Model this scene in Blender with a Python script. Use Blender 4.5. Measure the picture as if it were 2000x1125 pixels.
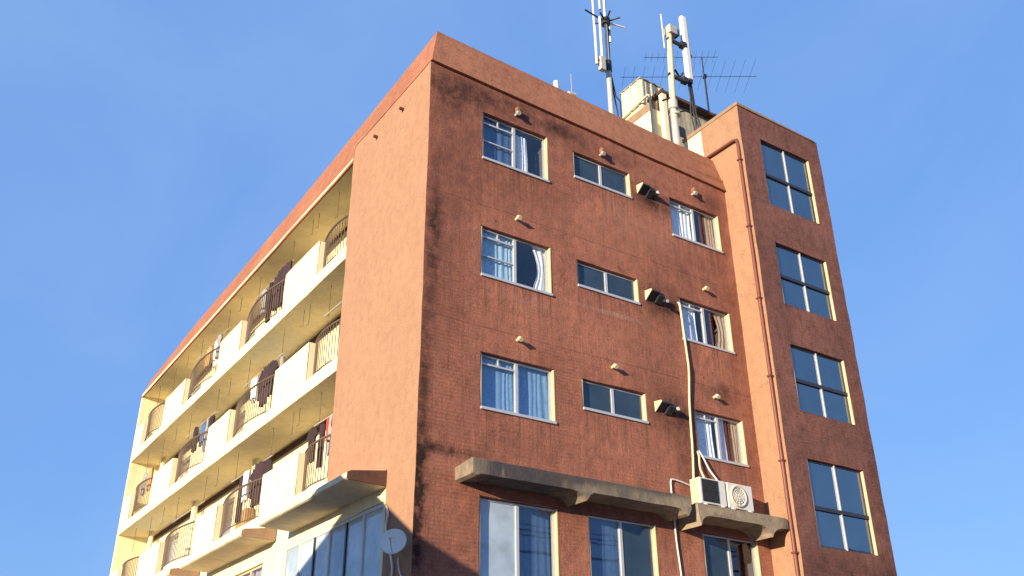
import bpy, math, random
from mathutils import Matrix, Vector, noise
random.seed(7)
for o in list(bpy.data.objects): bpy.data.objects.remove(o)
scene = bpy.context.scene
R = math.radians

# ------------------------------------------------------------------ camera
cam_d = bpy.data.cameras.new('camera'); cam = bpy.data.objects.new('camera', cam_d)
scene.collection.objects.link(cam); scene.camera = cam
CAMM = [[0.832157, -0.55449, -0.007458], [0.244489, 0.378926, -0.892547], [0.497734, 0.740916, 0.450892]]
r_, d_, f_ = [Vector(v) for v in CAMM]
cam.matrix_world = Matrix(((r_.x, -d_.x, -f_.x, -7.502), (r_.y, -d_.y, -f_.y, -14.231), (r_.z, -d_.z, -f_.z, 1.6), (0, 0, 0, 1)))
cam_d.sensor_width = 36; cam_d.lens = 36*1836.29/2000
cam_d.clip_start = .1; cam_d.clip_end = 3000

# ------------------------------------------------------------------ light
SUN = Vector((-2.6, -1.0, 0.45)).normalized()          # direction towards the sun
elev = math.asin(SUN.z); az = math.atan2(SUN.x, SUN.y)
world = bpy.data.worlds.new('World'); scene.world = world; world.use_nodes = True
wn = world.node_tree.nodes; wl = world.node_tree.links
bg = wn['Background']; sky = wn.new('ShaderNodeTexSky'); sky.sky_type = 'NISHITA'
sky.sun_disc = False; sky.sun_elevation = elev; sky.sun_rotation = az
sky.altitude = 0; sky.air_density = 1.0; sky.dust_density = 0.3; sky.ozone_density = 3.0
even = wn.new('ShaderNodeMix'); even.data_type = 'RGBA'; even.inputs[0].default_value = .82     # evens out the clear sky in every direction
even.inputs[7].default_value = (.50, 1.07, 2.42, 1)
wl.new(sky.outputs[0], even.inputs[6])
tc = wn.new('ShaderNodeTexCoord'); hz = wn.new('ShaderNodeTexNoise'); hz.inputs['Scale'].default_value = 2.8; hz.inputs['Detail'].default_value = 5; hz.inputs['Roughness'].default_value = .55; hz.inputs['Distortion'].default_value = .6
wl.new(tc.outputs['Generated'], hz.inputs['Vector'])
hr = wn.new('ShaderNodeValToRGB'); hr.color_ramp.elements[0].position = .35; hr.color_ramp.elements[0].color = (0, 0, 0, 1); hr.color_ramp.elements[1].position = .8; hr.color_ramp.elements[1].color = (.42, .42, .42, 1)
wl.new(hz.outputs['Fac'], hr.inputs[0])
veil = wn.new('ShaderNodeMix'); veil.data_type = 'RGBA'; veil.inputs[7].default_value = (1.05, 1.65, 2.75, 1)
wl.new(hr.outputs[0], veil.inputs[0]); wl.new(even.outputs[2], veil.inputs[6]); wl.new(veil.outputs[2], bg.inputs[0]); bg.inputs[1].default_value = 0.15
sun_d = bpy.data.lights.new('sun', 'SUN'); sun_d.energy = 4.4; sun_d.angle = R(.5); sun_d.color = (1.0, .82, .58)
sun = bpy.data.objects.new('sun', sun_d); scene.collection.objects.link(sun)
sun.location = (-40, -12, 30); sun.rotation_euler = SUN.to_track_quat('Z', 'Y').to_euler()
scene.view_settings.view_transform = 'Standard'; scene.view_settings.look = 'None'
scene.view_settings.exposure = 1.2; scene.view_settings.gamma = 1.0
scene.render.engine = 'CYCLES'
scene.render.resolution_x = 1024; scene.render.resolution_y = 576

# ------------------------------------------------------------------ materials
def new_mat(name):
    m = bpy.data.materials.new(name); m.use_nodes = True
    nt = m.node_tree
    return m, nt, nt.nodes['Principled BSDF']
def pos_node(nt, scale=(1, 1, 1)):
    g = nt.nodes.new('ShaderNodeNewGeometry'); mp = nt.nodes.new('ShaderNodeMapping')
    mp.inputs['Scale'].default_value = scale
    nt.links.new(g.outputs['Position'], mp.inputs['Vector']); return mp.outputs[0]
def nz(nt, vec, scale, detail=4, rough=.6):
    n = nt.nodes.new('ShaderNodeTexNoise'); n.inputs['Scale'].default_value = scale
    n.inputs['Detail'].default_value = detail; n.inputs['Roughness'].default_value = rough
    nt.links.new(vec, n.inputs['Vector']); return n.outputs['Fac']
def ramp(nt, fac, stops):
    r = nt.nodes.new('ShaderNodeValToRGB'); e = r.color_ramp.elements
    while len(e) < len(stops): e.new(.5)
    for el, (p, c) in zip(e, stops):
        el.position = p; el.color = (*c, 1) if len(c) == 3 else c
    nt.links.new(fac, r.inputs[0]); return r.outputs[0]
def mth(nt, op, a, b=None, clamp=False):
    n = nt.nodes.new('ShaderNodeMath'); n.operation = op; n.use_clamp = clamp
    for i, v in enumerate((a, b)):
        if v is None: continue
        if isinstance(v, (int, float)): n.inputs[i].default_value = v
        else: nt.links.new(v, n.inputs[i])
    return n.outputs[0]
def mixc(nt, fac, a, b, mode='MIX'):
    n = nt.nodes.new('ShaderNodeMix'); n.data_type = 'RGBA'; n.blend_type = mode
    for s, v in ((n.inputs[0], fac), (n.inputs[6], a), (n.inputs[7], b)):
        if isinstance(v, (int, float)): s.default_value = v
        elif isinstance(v, tuple): s.default_value = (*v, 1)
        else: nt.links.new(v, s)
    return n.outputs[2]
def bump(nt, bsdf, h, strength, dist):
    b = nt.nodes.new('ShaderNodeBump'); b.inputs['Strength'].default_value = strength; b.inputs['Distance'].default_value = dist
    nt.links.new(h, b.inputs['Height']); nt.links.new(b.outputs[0], bsdf.inputs['Normal'])

def gauss_blot(nt, cx, cz, sx, sz):
    """soft elliptical mark for soot, stains and a painted-in shadow band on the street wall, around x=cx z=cz"""
    g = nt.nodes.new('ShaderNodeNewGeometry'); s = nt.nodes.new('ShaderNodeSeparateXYZ'); nt.links.new(g.outputs['Position'], s.inputs[0])
    a = mth(nt, 'DIVIDE', mth(nt, 'SUBTRACT', s.outputs[0], cx), sx); b = mth(nt, 'DIVIDE', mth(nt, 'SUBTRACT', s.outputs[2], cz), sz)
    r2 = mth(nt, 'ADD', mth(nt, 'MULTIPLY', a, a), mth(nt, 'MULTIPLY', b, b))
    return mth(nt, 'POWER', 2.718, mth(nt, 'MULTIPLY', r2, -1.0))

def stucco(name, c_hi, c_lo, c_dirt, blots=(), brick=True, front=False, grain=1.0):
    m, nt, bs = new_mat(name)
    p = pos_node(nt)
    big = nz(nt, p, .55, 5, .6); mid = nz(nt, p, 4.5, 6, .7); fine = nz(nt, p, 38, 3, .65)
    streak = nz(nt, pos_node(nt, (9, 9, .55)), 1.0, 5, .65)
    col = mixc(nt, ramp(nt, big, [(.36, (0, 0, 0)), (.66, (1, 1, 1))]), c_lo, c_hi)
    col = mixc(nt, mth(nt, 'MULTIPLY', ramp(nt, streak, [(.48, (0, 0, 0)), (.75, (1, 1, 1))]), .5), col, c_dirt)
    col = mixc(nt, .75*grain, col, ramp(nt, mid, [(.25, (.50, .47, .47)), (.5, (1, 1, 1)), (.75, (1.32, 1.28, 1.26))]), 'MULTIPLY')
    col = mixc(nt, .7*grain, col, ramp(nt, fine, [(.3, (.55, .53, .53)), (.5, (1, 1, 1)), (.72, (1.45, 1.42, 1.42))]), 'MULTIPLY')
    brk = ramp(nt, nz(nt, p, 2.6, 5, .7), [(.33, (.15, .15, .15)), (.58, (1, 1, 1))])
    for (cx, cz, sx, sz, amt, c) in blots:
        msk = mth(nt, 'MULTIPLY', gauss_blot(nt, cx, cz, sx, sz), amt)
        msk = mth(nt, 'MULTIPLY', msk, brk, True)
        col = mixc(nt, msk, col, c)
    if front:
        g2 = nt.nodes.new('ShaderNodeNewGeometry'); s2 = nt.nodes.new('ShaderNodeSeparateXYZ'); nt.links.new(g2.outputs['Position'], s2.inputs[0])
        runs = ramp(nt, nz(nt, pos_node(nt, (17, 17, .35)), 1.0, 4, .6), [(.46, (0, 0, 0)), (.66, (1, 1, 1))])
        for (x0, x1, z0) in ((1.2, 3.2, 13.2), (1.2, 3.2, 10.37), (1.2, 3.2, 7.56), (3.7, 5.6, 13.6), (3.7, 5.6, 10.8), (3.7, 5.6, 8.0), (6.7, 8.5, 13.0), (6.7, 8.5, 10.25), (6.8, 8.5, 7.5)):
            wx = mth(nt, 'MULTIPLY', ramp(nt, mth(nt, 'DIVIDE', mth(nt, 'SUBTRACT', s2.outputs[0], x0), x1-x0), [(.0, (0, 0, 0)), (.08, (1, 1, 1)), (.92, (1, 1, 1)), (1.0, (0, 0, 0))]),
                     ramp(nt, mth(nt, 'DIVIDE', mth(nt, 'SUBTRACT', z0, s2.outputs[2]), .95), [(.0, (0, 0, 0)), (.03, (1, 1, 1)), (1.0, (0, 0, 0))]))
            col = mixc(nt, mth(nt, 'MULTIPLY', mth(nt, 'MULTIPLY', wx, runs), .62), col, (.06, .028, .022))
        for zj in (12.08, 9.28):
            ln = mth(nt, 'LESS_THAN', mth(nt, 'ABSOLUTE', mth(nt, 'ADD', mth(nt, 'SUBTRACT', s2.outputs[2], zj), mth(nt, 'MULTIPLY', nz(nt, p, .7, 3, .5), .12))), .012)
            col = mixc(nt, mth(nt, 'MULTIPLY', mth(nt, 'MULTIPLY', ln, brk), .5), col, (.07, .03, .024))
        pale = ramp(nt, nz(nt, pos_node(nt, (5, 5, .5)), 1.0, 6, .7), [(.60, (0, 0, 0)), (.80, (.5, .5, .5))])
        col = mixc(nt, pale, col, (.40, .22, .165))
    # hairline cracks, wandering and broken
    wv = nt.nodes.new('ShaderNodeVectorMath'); wv.operation = 'ADD'; nt.links.new(p, wv.inputs[0])
    wn_ = nt.nodes.new('ShaderNodeTexNoise'); wn_.inputs['Scale'].default_value = 3; wn_.inputs['Detail'].default_value = 5; nt.links.new(p, wn_.inputs['Vector'])
    ws = nt.nodes.new('ShaderNodeVectorMath'); ws.operation = 'SCALE'; ws.inputs['Scale'].default_value = .5; nt.links.new(wn_.outputs['Color'], ws.inputs[0]); nt.links.new(ws.outputs[0], wv.inputs[1])
    vo = nt.nodes.new('ShaderNodeTexVoronoi'); vo.feature = 'DISTANCE_TO_EDGE'; vo.inputs['Scale'].default_value = .42; nt.links.new(wv.outputs[0], vo.inputs['Vector'])
    crack = ramp(nt, vo.outputs['Distance'], [(.0, (1, 1, 1)), (.006 if grain > .5 else .002, (0, 0, 0))])
    crack = mth(nt, 'MULTIPLY', crack, ramp(nt, nz(nt, p, .8, 3, .6), [(.52, (0, 0, 0)), (.64, (.5, .5, .5))]))
    col = mixc(nt, crack, col, DK)
    nt.links.new(col, bs.inputs['Base Color']); bs.inputs['Roughness'].default_value = .92
    bs.inputs['Specular IOR Level'].default_value = .2
    h = mth(nt, 'ADD', mth(nt, 'MULTIPLY', nz(nt, p, 30, 4, .7), 1.0), mth(nt, 'MULTIPLY', mid, .9))
    h = mth(nt, 'ADD', h, mth(nt, 'MULTIPLY', nz(nt, pos_node(nt, (14, 14, 2.2)), 1, 3, .6), .55))
    if brick:
        # faint block coursing showing through the render coat
        sp = nt.nodes.new('ShaderNodeSeparateXYZ'); g = nt.nodes.new('ShaderNodeNewGeometry'); nt.links.new(g.outputs['Position'], sp.inputs[0])
        cb = nt.nodes.new('ShaderNodeCombineXYZ'); nt.links.new(mth(nt, 'ADD', sp.outputs[0], sp.outputs[1]), cb.inputs[0]); nt.links.new(sp.outputs[2], cb.inputs[1])
        br = nt.nodes.new('ShaderNodeTexBrick'); nt.links.new(cb.outputs[0], br.inputs['Vector'])
        br.inputs['Scale'].default_value = 1; br.inputs['Brick Width'].default_value = .21; br.inputs['Row Height'].default_value = .075
        br.inputs['Mortar Size'].default_value = .006; br.inputs['Mortar Smooth'].default_value = .5
        msk = ramp(nt, nz(nt, p, .45, 3, .5), [(.40, (0, 0, 0)), (.58, (1, 1, 1))])
        if front:      # bare brickwork reads through most along the corner and low on the wall
            lowl = mth(nt, 'ADD', gauss_blot(nt, .3, 7.0, 1.1, 3.2), gauss_blot(nt, 3.4, 8.2, .5, .8), True)
            msk = mth(nt, 'ADD', mth(nt, 'MULTIPLY', msk, .5), mth(nt, 'MULTIPLY', lowl, 1.3), True)
        h = mth(nt, 'SUBTRACT', h, mth(nt, 'MULTIPLY', mth(nt, 'MULTIPLY', br.outputs['Fac'], msk), 1.6 if front else .8))
    bump(nt, bs, h, .7*(.4+.6*grain), .016)
    return m

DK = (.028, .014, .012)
BR = (.125, .050, .038)
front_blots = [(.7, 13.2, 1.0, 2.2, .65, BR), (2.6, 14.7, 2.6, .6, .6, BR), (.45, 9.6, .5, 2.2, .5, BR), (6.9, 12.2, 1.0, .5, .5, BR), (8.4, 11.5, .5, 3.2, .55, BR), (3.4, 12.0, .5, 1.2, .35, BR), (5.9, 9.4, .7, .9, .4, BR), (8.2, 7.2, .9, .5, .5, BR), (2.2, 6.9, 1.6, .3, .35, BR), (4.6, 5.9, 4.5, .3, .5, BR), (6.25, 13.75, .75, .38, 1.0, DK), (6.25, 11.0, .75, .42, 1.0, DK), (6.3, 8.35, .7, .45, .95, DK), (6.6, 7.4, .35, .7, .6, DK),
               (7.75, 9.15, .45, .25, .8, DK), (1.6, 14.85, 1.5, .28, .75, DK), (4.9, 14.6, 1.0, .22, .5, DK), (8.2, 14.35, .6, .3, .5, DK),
               (.2, 11.0, .18, 1.4, 1.0, DK), (.08, 5.8, .16, 1.6, 1.7, DK), (.1, 8.3, .14, 1.2, .9, DK), (.55, 6.62, .7, .10, 1.1, DK), (.6, 14.6, .7, .5, .9, DK), (3.3, 14.75, .7, .25, .9, DK), (2.4, 10.05, .5, .14, .35, (.36, .20, .15)),  # the low thin band beside the corner is a wire shadow painted in
               (4.7, 10.35, .9, .05, .6, (.38, .24, .19)), (5.6, 12.8, 1.0, .5, .3, (.34, .17, .13)), (1.1, 5.0, .9, .45, .35, DK), (2.0, 12.7, 1.2, .5, .35, (.09, .036, .028))]
M = {}
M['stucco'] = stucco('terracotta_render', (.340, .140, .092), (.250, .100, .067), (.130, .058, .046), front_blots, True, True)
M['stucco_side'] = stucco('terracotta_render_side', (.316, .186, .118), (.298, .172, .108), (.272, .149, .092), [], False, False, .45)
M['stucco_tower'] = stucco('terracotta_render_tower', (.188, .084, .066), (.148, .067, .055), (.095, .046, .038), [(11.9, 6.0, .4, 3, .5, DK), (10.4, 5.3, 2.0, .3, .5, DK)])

def plain(name, col, rough=.6, var=.12, scale=6, metal=0.0, dirt=None, dirt_amt=.5, bmp=0.0, streaky=False, spec=.4):
    m, nt, bs = new_mat(name)
    p = pos_node(nt)
    n = nz(nt, p, scale, 5, .65)
    c = mixc(nt, 1.0, (col), ramp(nt, n, [(.25, (1-var*2,)*3), (.5, (1, 1, 1)), (.75, (1+var,)*3)]), 'MULTIPLY')
    if dirt:
        q = pos_node(nt, (7, 7, .7)) if streaky else p
        c = mixc(nt, mth(nt, 'MULTIPLY', ramp(nt, nz(nt, q, 1.0 if streaky else 1.7, 6, .7), [(.45, (0, 0, 0)), (.7, (1, 1, 1))]), dirt_amt), c, dirt)
    nt.links.new(c, bs.inputs['Base Color']); bs.inputs['Roughness'].default_value = rough
    bs.inputs['Metallic'].default_value = metal; bs.inputs['Specular IOR Level'].default_value = spec
    if bmp: bump(nt, bs, nz(nt, p, 26, 4, .7), bmp, .01)
    return m
M['cream'] = plain('cream_paint', (.76, .675, .445), .85, .05, 3, dirt=(.42, .33, .18), dirt_amt=.36, bmp=.25, streaky=True)
M['soffit'] = plain('cream_soffit_paint', (.84, .72, .44), .9, .06, 2, dirt=(.45, .35, .18), dirt_amt=.35, bmp=.2)
M['concrete'] = plain('weathered_concrete', (.22, .18, .135), .9, .2, 5, dirt=(.035, .028, .026), dirt_amt=.9, bmp=.5)
M['concrete_pale'] = plain('pale_canopy_paint', (.76, .64, .43), .9, .08, 4, dirt=(.36, .27, .17), dirt_amt=.35, bmp=.35)
M['brown'] = plain('brown_paint', (.22, .10, .06), .85, .15, 4, bmp=.2)
M['brown_dark'] = plain('dark_brown_paint_and_shade', (.085, .040, .027), .85, .2, 5, bmp=.3)  # hut roof edge paint; stands in for shade on balcony strips and canopy end
M['end_paint'] = plain('tan_paint', (.26, .17, .105), .85, .15, 5, bmp=.3)
M['pink'] = plain('faded_pink_render', (.30, .14, .09), .9, .12, 7, dirt=(.22, .09, .055), dirt_amt=.5, bmp=.5)
M['reveal'] = plain('cream_reveal_paint', (.50, .40, .25), .8, .06, 8, dirt=(.28, .18, .10), dirt_amt=.35, bmp=.2)
M['alu'] = plain('anodised_aluminium', (.50, .51, .52), .42, .05, 9, .35)
M['bronze'] = plain('dark_bronze_aluminium', (.05, .052, .06), .4, .1, 9, .5)
M['white'] = plain('white_enamel', (.60, .60, .57), .45, .04, 6, dirt=(.40, .34, .24), dirt_amt=.25)
M['ivory'] = plain('aged_ivory_plastic', (.54, .48, .32), .5, .05, 6, dirt=(.34, .28, .16), dirt_amt=.3)
M['galv'] = plain('galvanised_steel', (.46, .44, .39), .5, .1, 8, .25, dirt=(.36, .30, .22), dirt_amt=.5)
M['dark'] = plain('blackened_steel', (.035, .037, .045), .5, .15, 8, .4)
M['rail'] = plain('brown_painted_iron', (.11, .075, .05), .6, .2, 10)
M['rubber'] = plain('black_cable', (.02, .022, .03), .6)
M['red_pipe'] = plain('red_brown_pipe_paint', (.15, .045, .034), .5, .1, 5)
M['interior'] = plain('dim_room_paint', (.10, .10, .11), .9)
M['stairwell'] = plain('dark_stairwell_paint', (.025, .028, .034), .9)
M['asphalt'] = plain('asphalt', (.05, .05, .052), .95, .2, 20, bmp=.3)
M['paving'] = plain('concrete_paving', (.32, .31, .29), .9, .12, 4, bmp=.3)
M['earth'] = plain('ground', (.16, .14, .11), .95, .2, .6)
M['tile'] = plain('grey_roof_tile', (.10, .10, .11), .7, .2, 5)
M['plaster'] = plain('beige_plaster', (.5, .46, .38), .9, .08, 3)
M['stained'] = plain('rain_stained_concrete', (.38, .34, .26), .9, .1, 4, dirt=(.05, .045, .045), dirt_amt=.9, bmp=.3, streaky=True)
def canopy_mat():
    m, nt, bs = new_mat('stained_canopy_concrete'); p = pos_node(nt)
    col = mixc(nt, 1.0, (.27, .215, .148), ramp(nt, nz(nt, p, 5, 6, .7), [(.25, (.7, .7, .7)), (.5, (1, 1, 1)), (.75, (1.2, 1.2, 1.2))]), 'MULTIPLY')
    streak = ramp(nt, nz(nt, pos_node(nt, (6, 6, 1.2)), 1, 6, .7), [(.34, (.45, .45, .45)), (.56, (1, 1, 1))])
    for (cx, cz, sx, sz, amt, c) in ((2.0, 6.25, .9, .6, 2.2, (.040, .036, .042)), (2.9, 6.34, .8, .14, 2.0, (.04, .036, .038)), (4.6, 6.36, 1.3, .09, 1.6, (.06, .05, .045)), (4.3, 6.2, .8, .3, .9, (.10, .085, .07)), (7.3, 6.28, 1.2, .06, .6, (.10, .08, .065)), (8.7, 6.0, .12, .4, .8, (.06, .05, .045))):
        col = mixc(nt, mth(nt, 'MULTIPLY', mth(nt, 'MULTIPLY', gauss_blot(nt, cx, cz, sx, sz), amt), streak, True), col, c)
    col = mixc(nt, mth(nt, 'MULTIPLY', ramp(nt, nz(nt, p, 2.2, 6, .75), [(.45, (0, 0, 0)), (.64, (1, 1, 1))]), .6), col, (.085, .065, .05))
    nt.links.new(col, bs.inputs['Base Color']); bs.inputs['Roughness'].default_value = .92
    bump(nt, bs, mth(nt, 'ADD', nz(nt, p, 22, 4, .7), nz(nt, p, 5, 4, .7)), .6, .014)
    return m
M['canopy'] = canopy_mat()
def cloth(name, c): 
    M[name] = plain(name, c, .95, .15, 12)
cloth('cloth_white', (.86, .87, .88)); cloth('cloth_blue', (.20, .36, .56)); cloth('cloth_pale', (.38, .55, .68)); cloth('cloth_navy', (.06, .12, .24))
cloth('cloth_wine', (.10, .035, .035)); cloth('cloth_beige', (.42, .32, .24)); cloth('laundry_dark', (.030, .019, .022)); cloth('laundry_plum', (.042, .020, .030))
cloth('laundry_red', (.5, .05, .03)); cloth('laundry_grey', (.25, .25, .27)); cloth('laundry_tan', (.42, .25, .11)); cloth('shade_white', (.82, .85, .86))

def glass(name, tint, ior, rough=.02, dull=None, dull_amt=0.0):
    m = bpy.data.materials.new(name); m.use_nodes = True; nt = m.node_tree; nt.nodes.remove(nt.nodes['Principled BSDF'])
    out = nt.nodes['Material Output']
    tr = nt.nodes.new('ShaderNodeBsdfTransparent'); tr.inputs[0].default_value = (*tint, 1)
    gl = nt.nodes.new('ShaderNodeBsdfGlossy'); gl.inputs['Roughness'].default_value = rough; gl.inputs['Color'].default_value = (.9, .95, 1, 1)
    base = tr.outputs[0]
    if dull:
        df = nt.nodes.new('ShaderNodeBsdfDiffuse')
        c = mixc(nt, 1.0, dull, ramp(nt, nz(nt, pos_node(nt), 1.6, 3, .6), [(.3, (.7, .7, .7)), (.7, (1.15, 1.15, 1.15))]), 'MULTIPLY')
        nt.links.new(c, df.inputs[0])
        mx = nt.nodes.new('ShaderNodeMixShader'); mx.inputs[0].default_value = dull_amt
        nt.links.new(base, mx.inputs[1]); nt.links.new(df.outputs[0], mx.inputs[2]); base = mx.outputs[0]
    lw = nt.nodes.new('ShaderNodeLayerWeight'); lw.inputs[0].default_value = .5
    r0 = ((ior-1)/(ior+1))**2; fr = mth(nt, 'ADD', mth(nt, 'MULTIPLY', mth(nt, 'POWER', lw.outputs['Facing'], 5.0), 1-r0), r0)
    b = nt.nodes.new('ShaderNodeBump'); b.inputs['Strength'].default_value = .04; b.inputs['Distance'].default_value = .05
    nt.links.new(nz(nt, pos_node(nt), 1.1, 2, .5), b.inputs['Height']); nt.links.new(b.outputs[0], gl.inputs['Normal'])
    mx = nt.nodes.new('ShaderNodeMixShader'); nt.links.new(fr, mx.inputs[0])
    nt.links.new(base, mx.inputs[1]); nt.links.new(gl.outputs[0], mx.inputs[2]); nt.links.new(mx.outputs[0], out.inputs[0])
    M[name] = m
glass('clear_glass', (.93, .95, .97), 1.6)
glass('frost_pale', (.6, .7, .75), 2.0, .05, (.44, .54, .64), .75)
glass('frosted_glass', (.4, .45, .5), 1.7, .12, (.035, .060, .090), .75)
glass('stair_glass', (.35, .45, .55), 2.75, .03, (.03, .075, .13), .4)
glass('pale_glass', (.8, .86, .88), 2.2, .03, (.62, .70, .74), .65)

# ------------------------------------------------------------------ mesh helpers
COL = scene.collection
def link(name, me, mat, parent):
    o = bpy.data.objects.new(name, me); COL.objects.link(o)
    if mat is not None and not me.materials: me.materials.append(mat)
    if parent is not None: o.parent = parent
    return o
def put(o, parent):                 # parent keeping world placement (parents only ever carry a location)
    o.parent = parent; return o
class MB:
    def __init__(s, off=(0, 0, 0)): s.v = []; s.f = []; s.off = Vector(off); s.sm = []
    def add(s, vs, fs, smooth=False):
        n = len(s.v); s.v += [tuple(Vector(v)-s.off) for v in vs]; s.f += [tuple(i+n for i in f) for f in fs]; s.sm += [smooth]*len(fs); return s
    def box(s, x0, x1, y0, y1, z0, z1):
        vs = [(x0, y0, z0), (x1, y0, z0), (x1, y1, z0), (x0, y1, z0), (x0, y0, z1), (x1, y0, z1), (x1, y1, z1), (x0, y1, z1)]
        return s.add(vs, [(0, 3, 2, 1), (4, 5, 6, 7), (0, 1, 5, 4), (1, 2, 6, 5), (2, 3, 7, 6), (3, 0, 4, 7)])
    def tube(s, pts, r, n=8, r2=None, caps=True):
        pts = [Vector(p) for p in pts]; k = len(pts); vs = []; fs = []
        up = None
        for i, p in enumerate(pts):
            t = (pts[min(i+1, k-1)]-pts[max(i-1, 0)]).normalized()
            if up is None: up = t.orthogonal().normalized()
            else: up = (up-t*up.dot(t)).normalized()
            w = t.cross(up); rr = r if r2 is None else r+(r2-r)*i/(k-1)
            for j in range(n):
                a = 2*math.pi*j/n; vs.append(p+up*math.cos(a)*rr+w*math.sin(a)*rr)
        for i in range(k-1):
            for j in range(n): fs.append((i*n+j, i*n+(j+1) % n, (i+1)*n+(j+1) % n, (i+1)*n+j))
        s.add(vs, fs, True)
        if caps: s.add([vs[j] for j in range(n)], [tuple(reversed(range(n)))]); s.add([vs[(k-1)*n+j] for j in range(n)], [tuple(range(n))])
        return s
    def prism(s, prof, axis, a, b):
        """extrude a 2-D outline along one axis; prof gives the two other coordinates in x,y,z order"""
        def P(q, t): c = list(q); c.insert(axis, t); return tuple(c)
        n = len(prof); vs = [P(q, a) for q in prof]+[P(q, b) for q in prof]
        fs = [(i, (i+1) % n, n+(i+1) % n, n+i) for i in range(n)]+[tuple(reversed(range(n))), tuple(range(n, 2*n))]
        return s.add(vs, fs)
    def build(s, name, mat, parent=None, bevel=0):
        me = bpy.data.meshes.new(name); me.from_pydata(s.v, [], s.f); me.update()
        import bmesh
        bm = bmesh.new(); bm.from_mesh(me); bmesh.ops.recalc_face_normals(bm, faces=bm.faces); bm.to_mesh(me); bm.free()
        for p, sm in zip(me.polygons, s.sm): p.use_smooth = sm
        o = link(name, me, M[mat] if isinstance(mat, str) else mat, parent)
        if parent is None: o.location = s.off
        if bevel:
            b = o.modifiers.new('bevel', 'BEVEL'); b.width = bevel; b.segments = 2; b.limit_method = 'ANGLE'; b.angle_limit = R(40)
        return o
def thing(name, loc, label, cat, group=None):
    e = bpy.data.objects.new(name, None); COL.objects.link(e); e.location = loc; e.empty_display_size = .2
    return tag(e, label, cat, group)
def tag(o, label, cat, group=None):
    o['label'] = label; o['category'] = cat
    if group: o['group'] = group
    return o
def struct(o): o['kind'] = 'structure'; return o
def wob(p):                          # hand-floated unevenness of the render coat
    v = Vector(p); return noise.noise_vector(v*.9)*.014+noise.noise_vector(v*2.7)*.009

def wall(name, axis, const, u0, u1, v0, v1, holes, mat, parent, depth=.0, step=.3, inward=1, wobble=True, off=(0, 0, 0)):
    """uneven wall sheet on plane axis=const with openings [(ua,ub,va,vb)], each returned `depth` into the wall"""
    def lines(a, b, extra):
        L = sorted({round(a, 4), round(b, 4)} | {round(e, 4) for e in extra if a < e < b})
        out = []
        for p, q in zip(L, L[1:]):
            n = max(1, round((q-p)/step)); out += [p+(q-p)*i/n for i in range(n)]
        return out+[L[-1]]
    us = lines(u0, u1, [e for h in holes for e in h[:2]]); vs_ = lines(v0, v1, [e for h in holes for e in h[2:]])
    def P(u, v, d=0):
        c = [0, 0, 0]; c[axis] = const+d*inward; o = [i for i in range(3) if i != axis]; c[o[0]] = u; c[o[1]] = v
        q = Vector(c)
        return q+wob(q) if (wobble and d == 0) else q
    mb = MB(off); idx = {}; V = []; Fc = []
    def vid(u, v):
        k = (round(u, 4), round(v, 4))
        if k not in idx: idx[k] = len(V); V.append(P(u, v))
        return idx[k]
    for a, b in zip(us, us[1:]):
        for c, d in zip(vs_, vs_[1:]):
            mu, mv = (a+b)/2, (c+d)/2
            if any(h[0] < mu < h[1] and h[2] < mv < h[3] for h in holes): continue
            Fc.append((vid(a, c), vid(b, c), vid(b, d), vid(a, d)))
    mb.add(V, Fc)
    if depth:
        for h in holes:
            hu = [u for u in us if h[0]-1e-3 <= u <= h[1]+1e-3]; hv = [v for v in vs_ if h[2]-1e-3 <= v <= h[3]+1e-3]
            for a, b in zip(hu, hu[1:]):
                for v in (h[2], h[3]): mb.add([P(a, v), P(b, v), P(b, v, depth), P(a, v, depth)], [(0, 1, 2, 3)])
            for a, b in zip(hv, hv[1:]):
                for u in (h[0], h[1]): mb.add([P(u, a), P(u, b), P(u, b, depth), P(u, a, depth)], [(0, 1, 2, 3)])
    return mb.build(name, mat, parent)

# ------------------------------------------------------------------ ground
struct(MB().box(-400, 400, -400, 400, -.3, 0).build('ground', 'earth'))
struct(MB().box(-60, 60, -13.2, -4.6, .0, .012).build('road', 'asphalt'))
struct(MB().box(-9, 60, -4.6, -1.3, .0, .13).build('pavement', 'paving', bevel=.02))
struct(MB().box(-9.5, -2.6, 0, 60, .0, .010).build('side_lane', 'asphalt'))

# ------------------------------------------------------------------ the apartment building
B = thing('apartment_building', (0, 0, 0), 'terracotta rendered apartment block with cream balconies and a taller stair tower', 'building')
XT = 8.8; YE = 23.7; BACKX = 1.25
wins = {'W1': [(1.31, 3.08, 13.20, 14.41), (1.30, 3.08, 10.37, 11.515), (1.315, 3.08, 7.56, 8.69)],
        'W2': [(3.79, 5.52, 13.61, 14.31), (3.76, 5.52, 10.80, 11.43), (3.76, 5.50, 8.005, 8.66)],
        'W3': [(6.75, 8.44, 13.0, 14.07), (6.75, 8.42, 10.255, 11.31), (6.90, 8.42, 7.51, 8.58)]}
low = [(1.31, 3.06, 3.4, 5.88), (3.77, 5.50, 3.4, 5.87), (6.78, 8.42, 3.4, 5.86)]
holes = [h for k in wins for h in wins[k]]+low
RD = .13
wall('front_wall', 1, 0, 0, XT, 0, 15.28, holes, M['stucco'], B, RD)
# pier and the corner strip below it
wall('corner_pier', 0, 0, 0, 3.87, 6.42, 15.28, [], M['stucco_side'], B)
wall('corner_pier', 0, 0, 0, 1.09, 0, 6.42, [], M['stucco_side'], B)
MB().box(.06, BACKX+.3, 3.55, 3.866, 6.42, 14.9).build('pier_return', 'cream', B)
MB().box(.004, .9, 1.09, 3.86, 6.40, 6.418).build('pier_soffit', 'brown', B)

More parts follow.
